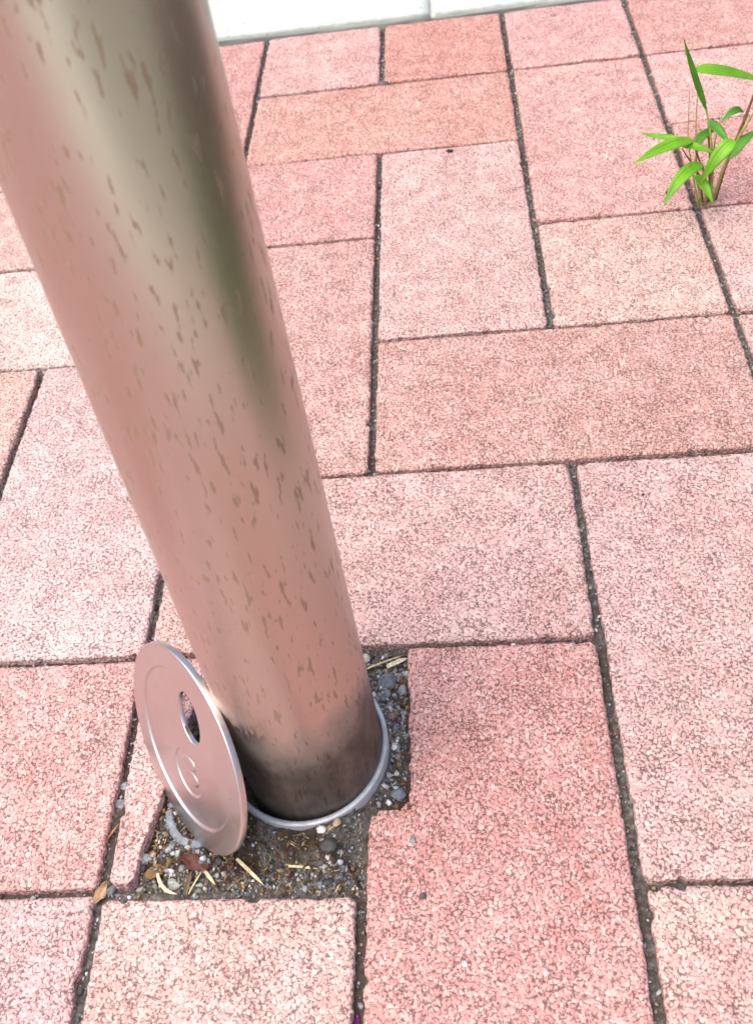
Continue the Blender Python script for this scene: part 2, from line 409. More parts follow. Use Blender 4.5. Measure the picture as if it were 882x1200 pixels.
def paver_mesh(name, w, l, seed, notch=None, shape=None, step=STEP, round_=1.0):
    """rough granular block: a fine grid whose rim folds down over ragged arrises to -40 mm.
    The mesh origin is the centre of the w x l rectangle. notch=(x0, y1): drop where x<x0 and y>y1.
    shape: y -> (x_left, x_right) for a broken piece."""
    nx, ny = int(round(w / step)) + 1, int(round(l / step)) + 1
    out = np.array([0.6, 1.3, 2.1, 3.0, 4.2, 5.6, 7.5, 10, 40]) * MM
    n0 = len(out)
    sx_ = np.concatenate([-out[::-1], np.linspace(0, w, nx), w + out]); sy_ = np.concatenate([-out[::-1], np.linspace(0, l, ny), l + out])
    SU, TU = np.meshgrid(sx_, sy_)
    du = np.maximum(np.maximum(-SU, SU - w), 0); dv = np.maximum(np.maximum(-TU, TU - l), 0)
    d = np.maximum(du, dv)                                # how far down the side
    S = np.clip(SU, 0, w) / w; T = np.clip(TU, 0, l) / l
    Y = (T - 0.5) * l
    if shape is None: X = (S - 0.5) * w; wl = np.full(X.shape, w)
    else:
        xl, xr = shape(Y); X = xl + (xr - xl) * S; wl = xr - xl
    sgx = np.sign(S - 0.5); sgy = np.sign(T - 0.5)
    XU = X + sgx * du; YU = Y + sgy * dv                  # unfolded coordinates carry the grain over the arris
    cx = np.minimum(S, 1 - S) * wl; cy = np.minimum(T, 1 - T) * l
    e = np.minimum(cx, cy); rc = 3.0 * MM
    corner = (cx < rc) & (cy < rc)
    e = np.where(corner, rc - np.hypot(rc - cx, rc - cy), e)
    drop = np.zeros(X.shape)
    if notch is not None:
        x0, y1 = notch
        wob = (vnoise(X, Y, 7 * MM, seed + 61) - 0.5) * 1.2 * MM + (vnoise(X, Y, 2 * MM, seed + 62) - 0.5) * 0.8 * MM
        dn = np.where((X < x0) & (Y > y1), -1.0, np.where(Y > y1, X - x0, np.where(X < x0, y1 - Y, 1.0)))
        dn = np.where((X < x0) & (Y > y1) & ((x0 - X) + (Y - y1) < 4 * MM), 0.3 * MM, dn)
        dn = np.where(dn > -0.5, dn + wob, dn)
        e = np.minimum(e, np.maximum(dn, 0)); drop = (dn < 0).astype(float)
    wx = (vnoise(XU, YU, 1.6 * MM, seed + 3) - 0.5) * 1.0 * MM; wy = (vnoise(XU, YU, 1.6 * MM, seed + 4) - 0.5) * 1.0 * MM
    E, A, B, cr = grains(XU + wx, YU + wy, 2.5 * MM, seed)
    E2, A2, B2, cr2 = grains(XU - wy, YU + wx, 1.15 * MM, seed + 100)
    patch = vnoise(XU, YU, 11 * MM, seed + 9) * 0.6 + vnoise(XU, YU, 4 * MM, seed + 10) * 0.4
    frag = vnoise(XU, YU, 1.5 * MM, seed + 14)
    wid = (0.30 + 0.85 * frag * (0.35 + cr)) * MM
    pit = (1 - sstep(0.35, 1.0, E / wid)) * sstep(0.34, 0.62, cr * 0.55 + 0.6 * frag + 0.5 * (patch - 0.5))
    wid2 = 0.42 * MM
    pit2 = (1 - sstep(0.1, 1.0, E2 / wid2)) * sstep(0.50, 0.80, cr2 * 0.5 + 0.6 * vnoise(XU, YU, 2.0 * MM, seed + 17) + 0.5 * (patch - 0.5))
    gone = sstep(0.93, 0.97, B2) * sstep(0.45, 0.7, patch)
    pit = np.clip(np.maximum(np.maximum(pit, 0.55 * pit2), 0.6 * gone), 0, 1)
    h = 0.12 * MM * sstep(0, 0.9 * MM, E) + 0.22 * MM * (A - 0.5) * sstep(0, 0.5 * MM, E) + 0.06 * MM * (A2 - 0.5) - 0.15 * MM * pit
    h += (vnoise(XU, YU, 20 * MM, seed + 5) - 0.5) * 0.5 * MM
    g_ = h.copy()
    er = 2.0 * MM * round_ * (0.6 + 0.8 * vnoise(XU, YU, 12 * MM, seed + 8))
    k = np.clip(1 - e / er, 0, 1)
    h -= 1.0 * MM * round_ * k ** 2.2
    chip = sstep(0.74, 0.9, vnoise(X, Y, 5 * MM, seed + 15)) * np.clip(1 - e / (2.6 * MM), 0, 1)
    h -= 1.3 * MM * chip
    side = (d > 0)
    Z = np.where(side, -1.0 * MM * round_ - d, h) - 0.045 * drop
    # ragged outline, and plan corners pulled in
    f = np.clip(1 - e / (3 * MM), 0, 1)
    dirx = sgx * (cx < 3 * MM); diry = sgy * (cy < 3 * MM)
    rag = ((vnoise(X, Y, 2.0 * MM, seed + 11) - 0.55) * 0.7 + (vnoise(X, Y, 16 * MM, seed + 12) - 0.5) * 0.6) * MM * f * (1 - drop)
    rag = rag + np.where(side, g_ * 0.9, 0) - 1.2 * MM * chip * f
    ce = np.where(corner, np.minimum(e, 0), 0)
    X = X + dirx * (rag + ce * 0.7); Y = Y + diry * (rag + ce * 0.7)
    V = np.c_[X.ravel(), Y.ravel(), Z.ravel()]
    me = mesh_np(name, V, grid_faces(len(sx_), len(sy_)))
    tone = np.clip(0.55 * A + 0.45 * A2, 0, 1)
    vcol(me, 'grain', np.c_[tone.ravel(), pit.ravel(), B.ravel()])
    me.materials.append(M_PAVER)
    return me

JX, JY = 4.1 * MM, 2.6 * MM         # joint widths across and along
U_ = 0.1
V_MESH = [paver_mesh('paver_upright', U_ - JX, 2 * U_ - JY, s_) for s_ in (11, 47)]
H_MESH = [paver_mesh('paver_lying', 2 * U_ - JX, U_ - JY, s_) for s_ in (23, 71, 97)]
S_MESH = [paver_mesh('paver_half', U_ - JX, U_ - JY, s_) for s_ in (31, 59)]

rng = random.Random(5)
def srgb(r, g, b):
    f = lambda c: ((c / 255 + 0.055) / 1.055) ** 2.4 if c > 10 else c / 3294.6
    return (f(r), f(g), f(b))
ALB = 0.64
def paver_colour(rgb, jit=0.0):
    rgb = [a_ * 0.78 + b_ * 0.22 for a_, b_ in zip(rgb, (232, 178, 172))]
    c = srgb(*rgb); m_ = max(c); c = [x * 0.83 + m_ * 0.17 for x in c]; c[2] *= 0.98
    return tuple(min(0.8, max(0.02, x * ALB * (1 + rng.uniform(-jit, jit)))) for x in c) + (1,)

# (col, row, cols, rows, colour as it looks on a dull day, dx mm, dy mm)
LAY = [
    (-2, 1, 1, 2, (240, 206, 203)), (-3, 3, 2, 1, (244, 218, 212)), (-4, 2, 2, 1, (233, 184, 174)),
    (-3, 0, 2, 1, (230, 163, 160)), (-2, -2, 1, 2, (236, 188, 186)), (-1, -3, 1, 3, None),
    (-1, 1, 2, 1, (234, 180, 177)), (1, 0, 1, 2, (233, 182, 176)),
    (0, 2, 2, 1, (221, 156, 145)), (-1, 2, 1, 2, (224, 162, 155)), (0, 3, 1, 2, (234, 181, 175)),
    (1, 3, 1, 1, (237, 182, 171)), (1, 4, 1, 2, (231, 167, 159)), (-1, 5, 2, 1, (220, 146, 130)),
    (-1, 6, 1, 1, (236, 172, 168)), (0, 6, 1, 1, (217, 130, 115)), (1, 6, 1, 1, (233, 162, 158)),
    (2, 6, 2, 1, (222, 148, 138)), (2, 5, 2, 1, (238, 176, 172)), (2, 4, 1, 1, (222, 140, 128)), (2, 3, 2, 1, (238, 192, 184)),
    (2, 1, 1, 2, (232, 176, 168)), (-2, 5, 1, 2, (221, 146, 138)), (-2, 4, 2, 1, (228, 158, 149)),
    (1, -1, 2, 1, (238, 178, 171)), (-4, 4, 2, 1, (238, 190, 178)), (-3, 5, 1, 2, (238, 180, 172)), (3, 4, 1, 1, (230, 165, 155)),
]
occ = {}
def put(c, r, nc, nr, rgb, mesh=None, dx=0.0, dy=0.0):
    for i in range(nc):
        for j in range(nr): occ[(c + i, r + j)] = 1
    if mesh is None:
        mesh = rng.choice(H_MESH if nc == 2 else (V_MESH if nr == 2 else S_MESH))
    o = link('paver', mesh, None, pavement, ((c + nc / 2) * U_ + dx * MM, (r + nr / 2) * U_ + dy * MM, rng.uniform(-0.9, 0.4) * MM))
    o.rotation_euler = (rng.uniform(-1, 1) * 0.004, rng.uniform(-1, 1) * 0.004, (math.pi if rng.random() < 0.5 and mesh not in SPECIAL else 0) + rng.uniform(-1, 1) * 0.003)
    o.color = paver_colour(rgb, 0.02)
    return o
SPECIAL = []
# L-shaped paver cut round the socket, and the piece left on the other side
notch_m = paver_mesh('paver_notched', U_ - JX, 2 * U_ - JY, 83, notch=(18 * MM - 50 * MM + 0 * MM, 29 * MM - 0.0))
SPECIAL.append(notch_m)
put(0, -1, 1, 2, (225, 152, 142), notch_m)
def cut_shape(Y):
    y = Y + 50 * MM            # back to pavement coordinates
    xs = np.interp(y, np.array([0, 17.9, 27.8, 38.4, 50, 73.5, 88, 100]) * MM, np.array([-88.2, -85.8, -83.7, -81.6, -79.6, -74.4, -66, -52]) * MM)
    return np.full(Y.shape, -97.3 * MM) + 50 * MM, xs + 50 * MM
cut_m = paver_mesh('paver_cut', 46 * MM, U_ - JY - 1.5 * MM, 131, shape=cut_shape, round_=0.6)
SPECIAL.append(cut_m)
put(-1, 0, 1, 1, (234, 174, 176), cut_m, 0, 0.5)
for c, r, nc, nr, rgb in LAY:
    if rgb is None: continue
    put(c, r, nc, nr, rgb)
put(-1, -2, 1, 2, (236, 186, 184), dx=0, dy=-1.5)
# the paving runs on all round in the same mixed bond
PAL = [(234, 180, 175), (224, 158, 150), (238, 192, 186), (220, 146, 134), (240, 202, 198), (230, 168, 160)]
def fill(c0, c1, r0, r1, placer):
    for r in range(r0, r1):
        for c in range(c0, c1):
            if (c, r) in occ: continue
            right = (c + 1, r) not in occ and c + 1 < c1
            up = (c, r + 1) not in occ and r + 1 < r1
            if right and (not up or (c + r) % 4 < 2): placer(c, r, 2, 1)
            elif up: placer(c, r, 1, 2)
            else: placer(c, r, 1, 1)
fill(-10, 9, -10, 7, lambda c, r, nc, nr: put(c, r, nc, nr, rng.choice(PAL)))
far = []
def far_put(c, r, nc, nr):
    for i in range(nc):
        for j in range(nr): occ[(c + i, r + j)] = 1
    far.append((c, r, nc, nr))
fill(-29, 29, -29, 7, far_put)
V, F = [], []
for c, r, nc, nr in far:
    x0, x1, y0, y1 = c * U_ + JX / 2, (c + nc) * U_ - JX / 2, r * U_ + JY / 2, (r + nr) * U_ - JY / 2
    b0 = len(V); i_ = 0.002
    V += [(x0, y0, -0.03), (x1, y0, -0.03), (x1, y1, -0.03), (x0, y1, -0.03), (x0, y0, -0.002), (x1, y0, -0.002), (x1, y1, -0.002), (x0, y1, -0.002),
          (x0 + i_, y0 + i_, 0), (x1 - i_, y0 + i_, 0), (x1 - i_, y1 - i_, 0), (x0 + i_, y1 - i_, 0)]
    for k in range(2):
        for q in range(4): F.append((b0 + k * 4 + q, b0 + k * 4 + (q + 1) % 4, b0 + k * 4 + 4 + (q + 1) % 4, b0 + k * 4 + 4 + q))
    F.append((b0 + 8, b0 + 9, b0 + 10, b0 + 11))
me = mesh_np('outer_paving', V, F, False)
vcol(me, 'grain', np.tile([[0.5, 0.12, 0.5]], (len(V), 1)))
o = tag(link('outer_paving', me, M_PAVER, pavement), kind='stuff'); o.color = paver_colour((230, 170, 162))

# ------------------------------------------------------------------ kerb
def bevel_box(name, x0, x1, y0, y1, z0, z1, b, mat_, parent=None, wob=0.0, seed=0):
    n = max(2, int((x1 - x0) / 0.01)) if wob else 1
    xs = np.linspace(x0, x1, n + 1)
    prof = [(y0, z0)]
    for k in range(6):
        a = math.pi - k / 5 * math.pi / 2
        prof.append((y0 + b + b * math.cos(a), z1 - b + b * math.sin(a)))
    for k in range(6):
        a = math.pi / 2 - k / 5 * math.pi / 2
        prof.append((y1 - b + b * math.cos(a), z1 - b + b * math.sin(a)))
    prof.append((y1, z0))
    V, F = [], []
    for i, x in enumerate(xs):
        r_ = random.Random(seed * 1000 + i)
        for (y, z) in prof: V.append((x, y + (r_.uniform(-wob, wob) if z > z0 else 0), z + r_.uniform(-wob, wob) * 0.4))
    L = len(prof)
    for i in range(n):
        for k in range(L - 1): F.append((i * L + k, i * L + k + 1, (i + 1) * L + k + 1, (i + 1) * L + k))
    me_ = bpy.data.meshes.new(name)
    me_.from_pydata(V, [], F + [tuple(range(L))[::-1], tuple(n * L + k for k in range(L))])
    for p_ in me_.polygons: p_.use_smooth = len(p_.vertices) == 4
    return link(name, me_, mat_, parent)
kerb = tag(empty('kerb', (0, 0.703, 0)), 'row of pale concrete kerb stones at the far edge of the paving', 'kerb', kind='structure')
for k in range(-5, 5):
    x0 = 0.0425 + k * 0.6
    bevel_box('kerb_stone', x0 + 0.0025, x0 + 0.5975, 0.0, 0.15, -0.09, 0.0015 + (k % 3) * 0.0003, 0.003, M_KERB, kerb, 0.0007, k + 9)
mo = bevel_box('mortar_joint', -2.95, 3.0, 0.004, 0.146, -0.09, -0.0008, 0.002, M_MORTAR, kerb)
tag(sheet('road', -60, 60, 0.853, 8, -0.06, M_ASPHALT), 'asphalt roadway beyond the kerb', 'road', kind='structure')

# slabs and greenery added out of view, guessed for the reflection in the post
me = bpy.data.meshes.new('reflection_slab')
top = [(0.31, -0.085), (-0.60, -1.0), (-0.62, -3.0), (3.0, -3.0), (3.0, -0.10)]
Vv = [(x, y, 0.006) for x, y in top] + [(x, y, -0.05) for x, y in top]
me.from_pydata(Vv, [], [(4, 3, 2, 1, 0)[::-1]] + [(i, i + 5, (i + 1) % 5 + 5, (i + 1) % 5) for i in range(5)])
me.validate()
tag(link('reflection_slab', me, M_SLAB), 'plain grey concrete slab added out of view for the post to mirror', 'reflection_slab', kind='structure')

me = bpy.data.meshes.new('reflection_lane_mesh')  # unseen darker slab, added to darken part of the post's reflection
top = [(0.31, -0.095), (0.15, -0.50), (0.22, -3.0), (3.0, -3.0), (3.0, -0.095)]
Vv = [(x, y, 0.010) for x, y in top] + [(x, y, -0.05) for x, y in top]
me.from_pydata(Vv, [], [(4, 3, 2, 1, 0)[::-1]] + [(i, i + 5, (i + 1) % 5 + 5, (i + 1) % 5) for i in range(5)])
me.validate()
tag(link('reflection_lane', me, M_LANE), 'darker concrete slab added out of view for the post to mirror', 'reflection_lane', kind='structure')

def blade(p0, p1, p2, wd, nrm, segs=12, cup=0.18, tip=0.75, base_w=0.25, thick=0.00025, twist=0.0):
    """a curved, folded leaf with real thickness; returns V, F, UV"""
    p0, p1, p2 = Vector(p0), Vector(p1), Vector(p2)
    c = p1 * 2 - (p0 + p2) * 0.5
    V, UV = [], []
    cols = (-1, -0.55, 0, 0.55, 1)
    for i in range(segs + 1):
        t = i / segs
        P = p0 * (1 - t) ** 2 + c * 2 * t * (1 - t) + p2 * t * t
        T = ((c - p0) * (1 - t) + (p2 - c) * t).normalized()
        S = T.cross(nrm).normalized()
        Nn = S.cross(T).normalized()
        a = twist * t
        S, Nn = S * math.cos(a) + Nn * math.sin(a), Nn * math.cos(a) - S * math.sin(a)
        wv = wd * 0.5 * (base_w + (1 - base_w) * min(1, t / 0.22) ** 0.7) * (1 if t < 0.4 else max(0.02, (1 - ((t - 0.4) / 0.6) ** (1.3 + tip))))
        for q in cols:
            V.append(P + S * (q * wv) + Nn * (abs(q) * wv * cup * 2 - 0.0))
            UV.append((q * 0.5 + 0.5, t))
    n = len(V); L = len(cols)
    for i in range(n):
        V.append(V[i] - nrm.normalized() * thick); UV.append(UV[i])
    F = []
    for i in range(segs):
        for k in range(L - 1):
            a = i * L + k
            F.append((a, a + 1, a + L + 1, a + L)); F.append((n + a, n + a + L, n + a + L + 1, n + a + 1))
        a = i * L; F.append((a, a + L, n + a + L, n + a)); a = i * L + L - 1; F.append((a + L, a, n + a, n + a + L))
    return V, F, UV

def blade_mesh(name, *a, **k):
    V, F, UV = blade(*a, **k)
    me_ = mesh_np(name, [tuple(v) for v in V], F)
    uvl = me_.uv_layers.new(name='UVMap'); vi = np.zeros(len(me_.loops), np.int32); me_.loops.foreach_get('vertex_index', vi)
    uvl.data.foreach_set('uv', np.array(UV, np.float32)[vi].ravel())
    return me_

gc = random.Random(12)
def leaf_mass(name, n, place, h, Lr, mat_, label, cat):
    V, F, UV = [], [], []
    for i in range(n):
        x, y = place()
        z = gc.uniform(0.0, h); a = gc.uniform(0, 6.28); L = gc.uniform(*Lr)
        d = Vector((math.cos(a), math.sin(a), gc.uniform(-0.1, 0.7)))
        p0 = Vector((x, y, z)); p2 = p0 + d * L; p1 = (p0 + p2) / 2 + Vector((0, 0, L * 0.12))
        v, f, u = blade(p0, p1, p2, L * 0.3, Vector((0.1, 0, 1)), 4)
        b0 = len(V); V += [tuple(q) for q in v]; F += [tuple(b0 + k for k in ff) for ff in f]; UV += u
    me_ = mesh_np(name, V, F)
    uvl_ = me_.uv_layers.new(name='UVMap'); vi_ = np.zeros(len(me_.loops), np.int32); me_.loops.foreach_get('vertex_index', vi_)
    uvl_.data.foreach_set('uv', np.array(UV, np.float32)[vi_].ravel())
    return tag(link(name, me_, mat_), label, cat, kind='stuff')
leaf_mass('reflection_cover', 3600, lambda: (lambda y_: (0.28 + max(0, y_ - 0.12) * 0.32 + 0.75 * gc.random() ** 1.3, y_))(gc.uniform(-0.07, 0.62)), 0.05, (0.02, 0.045), M_COVER, 'low olive green leaves added out of view for the post to mirror', 'ground cover')  # unseen olive leaves, placed to tint the right of the post's reflection
leaf_mass('grass', 520, lambda: (gc.uniform(0.23, 0.36), gc.uniform(-0.07, 0.15)), 0.045, (0.015, 0.035), M_LEAF_D, 'short green grass added out of view for the post to mirror', 'grass')  # unseen grass, added for the green patch mirrored in the post

# ------------------------------------------------------------------ soil in the cut-out round the socket
RC = np.array([-22.9, 52.4]) * MM           # socket centre
PC = np.array([-20.2, 51.3]) * MM           # post centre
def soil_z(X, Y):
    r = np.hypot(X - RC[0], Y - RC[1])
    z = -6.0 * MM + (vnoise(X, Y, 11 * MM, 1) - 0.5) * 5 * MM + (vnoise(X, Y, 3 * MM, 2) - 0.5) * 2.2 * MM + (vnoise(X, Y, 1.3 * MM, 3) - 0.5) * 1.2 * MM
    z = z + 12.5 * MM * (1 - sstep(33.0 * MM, 46 * MM, r)) * (1 - 0.25 * sstep(-20 * MM, 10 * MM, X))
    return np.where(r < 32.4 * MM, -0.02, z)
sx = np.arange(-108, 26.01, 0.8) * MM; sy = np.arange(-8, 104.01, 0.8) * MM
SX, SY = np.meshgrid(sx, sy)
SZ = soil_z(SX, SY)
me = mesh_np('soil', np.c_[SX.ravel(), SY.ravel(), SZ.ravel()], grid_faces(len(sx), len(sy)))
gr = np.clip(sstep(0.45, 0.7, vnoise(SX, SY, 9 * MM, 41)) + 0.9 * (1 - sstep(3 * MM, 12 * MM, SY)) + sstep(-20 * MM, -5 * MM, SX) * 0.45, 0, 1)
vcol(me, 'grit', np.repeat(gr.ravel()[:, None], 3, 1))
tag(link('soil', me, M_SOIL), 'dark brown soil and grit filling the cut-out round the post', 'soil', kind='stuff')

# small stones: unit icosahedron, squashed
phi = (1 + 5 ** 0.5) / 2
ICO_V = np.array([(-1, phi, 0), (1, phi, 0), (-1, -phi, 0), (1, -phi, 0), (0, -1, phi), (0, 1, phi), (0, -1, -phi), (0, 1, -phi), (phi, 0, -1), (phi, 0, 1), (-phi, 0, -1), (-phi, 0, 1)]) / np.sqrt(1 + phi * phi)
ICO_F = np.array([(0, 11, 5), (0, 5, 1), (0, 1, 7), (0, 7, 10), (0, 10, 11), (1, 5, 9), (5, 11, 4), (11, 10, 2), (10, 7, 6), (7, 1, 8), (3, 9, 4), (3, 4, 2), (3, 2, 6), (3, 6, 8), (3, 8, 9), (4, 9, 5), (2, 4, 11), (6, 2, 10), (8, 6, 7), (9, 8, 1)])
GRIT_PAL = [(0.30, 0.34, 0.40), (0.22, 0.25, 0.30), (0.48, 0.50, 0.52), (0.14, 0.15, 0.17), (0.07, 0.07, 0.075), (0.62, 0.62, 0.60), (0.78, 0.77, 0.74), (0.34, 0.27, 0.20), (0.42, 0.27, 0.11), (0.26, 0.12, 0.09), (0.33, 0.36, 0.33)]
GRIT_W = [10, 10, 8, 8, 6, 6, 4, 6, 2.5, 2, 4]
def grit_mesh(name, pts, tone=(0.3, 0.85)):
    r_ = np.random.RandomState(len(pts)); rr = random.Random(len(pts))
    V, F, C = [], [], []
    for k, (x, y, z, s) in enumerate(pts):
        q = ICO_V * (1 + 0.7 * (r_.rand(12, 1) - 0.5)) * np.array([1, 0.6 + 0.4 * r_.rand(), 0.5 + 0.35 * r_.rand()])
        M3 = np.linalg.qr(r_.randn(3, 3))[0] if s < 1.2 * MM else np.array([[math.cos(k), -math.sin(k), 0], [math.sin(k), math.cos(k), 0], [0.15 * r_.randn(), 0.15 * r_.randn(), 1]])
        V.append(q @ M3.T * s + (x, y, z)); F.append(ICO_F + 12 * k)
        c = np.array(rr.choices(GRIT_PAL, GRIT_W)[0]) * r_.uniform(*tone)
        C.append(np.tile(c, (12, 1)))
    me_ = mesh_np(name, np.concatenate(V), np.concatenate(F), False)
    vcol(me_, 'tone', np.concatenate(C)); return me_

def in_pit(x, y):
    """x, y in mm"""
    if math.hypot(x + 22.9, y - 52.4) < 34.4: return False
    if y > 99 or y < -1.5: return False
    xl = float(np.interp(y, [0, 17.9, 27.8, 38.4, 50, 73.5, 88, 100], [-88.2, -85.8, -83.7, -81.6, -79.6, -74.4, -66, -52])) + 0.5
    xr = 17 if y > 29.5 else 0
    return xl < x < xr
gp = random.Random(77)
pts = []
while len(pts) < 3800:
    x, y = gp.uniform(-90, 19), gp.uniform(-2, 100)
    if not in_pit(x, y): continue
    dens = 0.35 + 0.65 * (x > -2) + 0.55 * (y < 9) + 0.4 * (x > -16 and y < 24) + (0.35 if x < -60 else 0)
    if gp.random() > dens: continue
    s = min(2.3, 0.33 * math.exp(gp.gauss(0.3, 0.55)))
    if s > 1.1 and -60 < x < 0 and gp.random() < 0.6: s *= 0.6
    if (x > 0 or x < -62) and gp.random() < 0.12: s = gp.uniform(1.0, 1.9)
    z = float(soil_z(np.array(x * MM), np.array(y * MM))) + s * MM * 0.25
    pts.append((x * MM, y * MM, z, s * MM))
tag(link('gravel', grit_mesh('gravel', pts), M_GRIT), 'fine blue grey and white gravel scattered over the soil', 'gravel', kind='stuff')
# grit caught in the joints
pts = []
for i in range(7500):
    if gp.random() < 0.62:
        c = gp.randint(-4, 3); x = c * 100 + gp.uniform(-2.2, 2.2); y = gp.uniform(-120, 700)
    else:
        r = gp.randint(-1, 6); y = r * 100 + gp.uniform(-1.2, 1.2); x = gp.uniform(-350, 320)
    if -96 < x < 18 and 0 < y < 99: continue
    s = min(1.7, 0.42 * math.exp(gp.gauss(0.15, 0.5)))
    pts.append((x * MM, y * MM, -5.0 * MM + s * 0.3 * MM + gp.uniform(0, 0.6) * MM, s * MM))
tag(link('joint_grit', grit_mesh('joint_grit', pts, (0.4, 1.1)), M_GRIT, pavement), kind='stuff')

# crumbs, bark and fibres of dead plants
V, F, C = [], [], []
LP = [(0.07, 0.04, 0.02), (0.10, 0.06, 0.025), (0.045, 0.028, 0.018), (0.05, 0.035, 0.02), (0.16, 0.11, 0.05), (0.34, 0.28, 0.16), (0.13, 0.045, 0.025)]
n_ = 0
while n_ < 1700:
    x, y = gp.uniform(-88, 18), gp.uniform(-1, 100)
    if not in_pit(x, y): continue
    if gp.random() > (1.0 if (-60 < x < -8 and 5 < y < 32) or (x < -60 and y < 25) else 0.35): continue
    L = gp.uniform(0.6, 3.2); wd = gp.uniform(0.12, 0.6) if gp.random() < 0.6 else gp.uniform(0.5, 1.2)
    a = gp.uniform(0, 6.28); z = float(soil_z(np.array(x * MM), np.array(y * MM))) / MM + 0.5
    d = Vector((math.cos(a), math.sin(a), gp.uniform(-0.15, 0.25)))
    p0 = Vector((x, y, z)) * MM; p2 = p0 + d * L * MM; p1 = (p0 + p2) / 2 + Vector((gp.uniform(-.2, .2), gp.uniform(-.2, .2), gp.uniform(0, 0.3))) * L * MM
    v, f, u = blade(p0, p1, p2, wd * MM, Vector((gp.uniform(-.5, .5), gp.uniform(-.5, .5), 1)), 3, base_w=0.7, thick=0.0002)
    b0 = len(V); V += [tuple(q) for q in v]; F += [tuple(b0 + k for k in ff) for ff in f]
    c = np.array(gp.choice(LP)) * gp.uniform(0.7, 1.2); C += [c] * len(v); n_ += 1
me = mesh_np('leaf_litter', V, F); vcol(me, 'tone', np.array(C))
tag(link('leaf_litter', me, M_LITTER), 'brown crumbs and fibres of dead leaves on the soil', 'leaf litter', kind='stuff')

# ------------------------------------------------------------------ socket ring
def lathe(name, prof, segs=128, uv=False, closed=False):
    V, F = [], []
    L = len(prof)
    for i in range(segs):
        a = 2 * math.pi * i / segs
        for r, z in prof: V.append((r * math.cos(a), r * math.sin(a), z))
    for i in range(segs):
        j = (i + 1) % segs
        for k in range(L if closed else L - 1):
            k2 = (k + 1) % L
            F.append((i * L + k, j * L + k, j * L + k2, i * L + k2))
    me_ = mesh_np(name, V, F)
    if uv:
        uvl_ = me_.uv_layers.new(name='UVMap'); out = []
        R0 = prof[0][0]
        for i in range(segs):
            for k in range(L - 1):
                for (ii, kk) in ((i, k), (i + 1, k), (i + 1, k + 1), (i, k + 1)):
                    out.append((2 * math.pi * ii / segs * 0.0282, prof[kk][1]))
        uvl_.data.foreach_set('uv', np.array(out, np.float32).ravel())
    return me_
ri, ro = 31.2, 33.4
ring_prof = []
for k in range(9):
    a = math.pi - k / 8 * math.pi
    ring_prof.append(((ri + ro) / 2 + (ro - ri) / 2 * math.cos(a), 8.0 + 0.7 * math.sin(a)))
ring_prof = [(ri, -60)] + ring_prof + [(ro, -60)]
me = lathe('socket_ring', [(r * MM, z * MM) for r, z in ring_prof], 160, closed=True)
tag(link('socket_ring', me, M_GALV, None, (RC[0], RC[1], 0)), 'pale galvanised socket ring round the foot of the steel post', 'socket ring')

# ------------------------------------------------------------------ post
post = tag(empty('bollard', (PC[0], PC[1], 0)), 'round stainless steel bollard with brown drip stains leaning in its socket', 'bollard')
post['label'] = 'tall round stainless steel bollard with brown drip stains standing in its socket'
RP = 28.5
prof = [(RP * MM, z * MM) for z in np.linspace(-110, 690, 60)]
me = lathe('post', prof, 192, uv=True)
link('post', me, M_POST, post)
capp = [(RP, 690)] + [(RP * math.cos(a), 690 + 9 * math.sin(a)) for a in np.linspace(0.1, math.pi / 2, 12)]
link('cap', lathe('cap', [(max(r, 0.01) * MM, z * MM) for r, z in capp], 96), M_LID, post)

# ------------------------------------------------------------------ socket lid
th, ph = math.radians(219.2), math.radians(18.6)
ln = Vector((math.cos(ph) * math.cos(th), math.cos(ph) * math.sin(th), math.sin(ph)))
lh = Vector((-math.sin(th), math.cos(th), 0)); lu = ln.cross(lh)
LR, LT = 41.2, 2.8
NA, NR = 480, 200
A = np.arange(NA) / NA * 2 * np.pi
tr = np.linspace(0, 1, NR)
AA, TT = np.meshgrid(A, tr)
hx = 0.9 + 7.4 * np.cos(AA) * 0.893 - 10.5 * np.sin(AA) * 0.45; hy = 16.6 + 10.5 * np.sin(AA) * 0.893 + 7.4 * np.cos(AA) * 0.45
ro_ = LR - 0.55
X = hx * (1 - TT) + ro_ * np.cos(AA) * TT; Y = hy * (1 - TT) + ro_ * np.sin(AA) * TT
def lid_h(X, Y):
    r = np.hypot(X, Y)
    z = -0.9 * (1 - sstep(31.2, 32.4, r))
    mx, my = 3.2, -11.0
    z = z - 0.6 * (1 - sstep(9.4, 10.1, np.hypot(X - mx, Y - my)))
    d = np.array([0.48, -0.877]); e = np.array([0.877, 0.48])
    for cx, cy in ((2.6, -7.0), (5.5, -12.6)):
        q = np.hypot(((X - cx) * e[0] + (Y - cy) * e[1]) / 5.2, ((X - cx) * d[0] + (Y - cy) * d[1]) / 3.1)
        z = z + 0.48 * (1 - sstep(0.86, 1.03, q))
    # hole edge rolled
    return z
Z = lid_h(X, Y)
hd = np.hypot(((X - 0.9) * 0.893 + (Y - 16.6) * 0.45) / 7.4, ((Y - 16.6) * 0.893 - (X - 0.9) * 0.45) / 10.5)
Z = Z - 0.35 * np.clip(1 - (hd - 1) * 9 / 0.5, 0, 1) ** 2
Z[-1, :] -= 0.05
rings = [(X, Y, Z)]
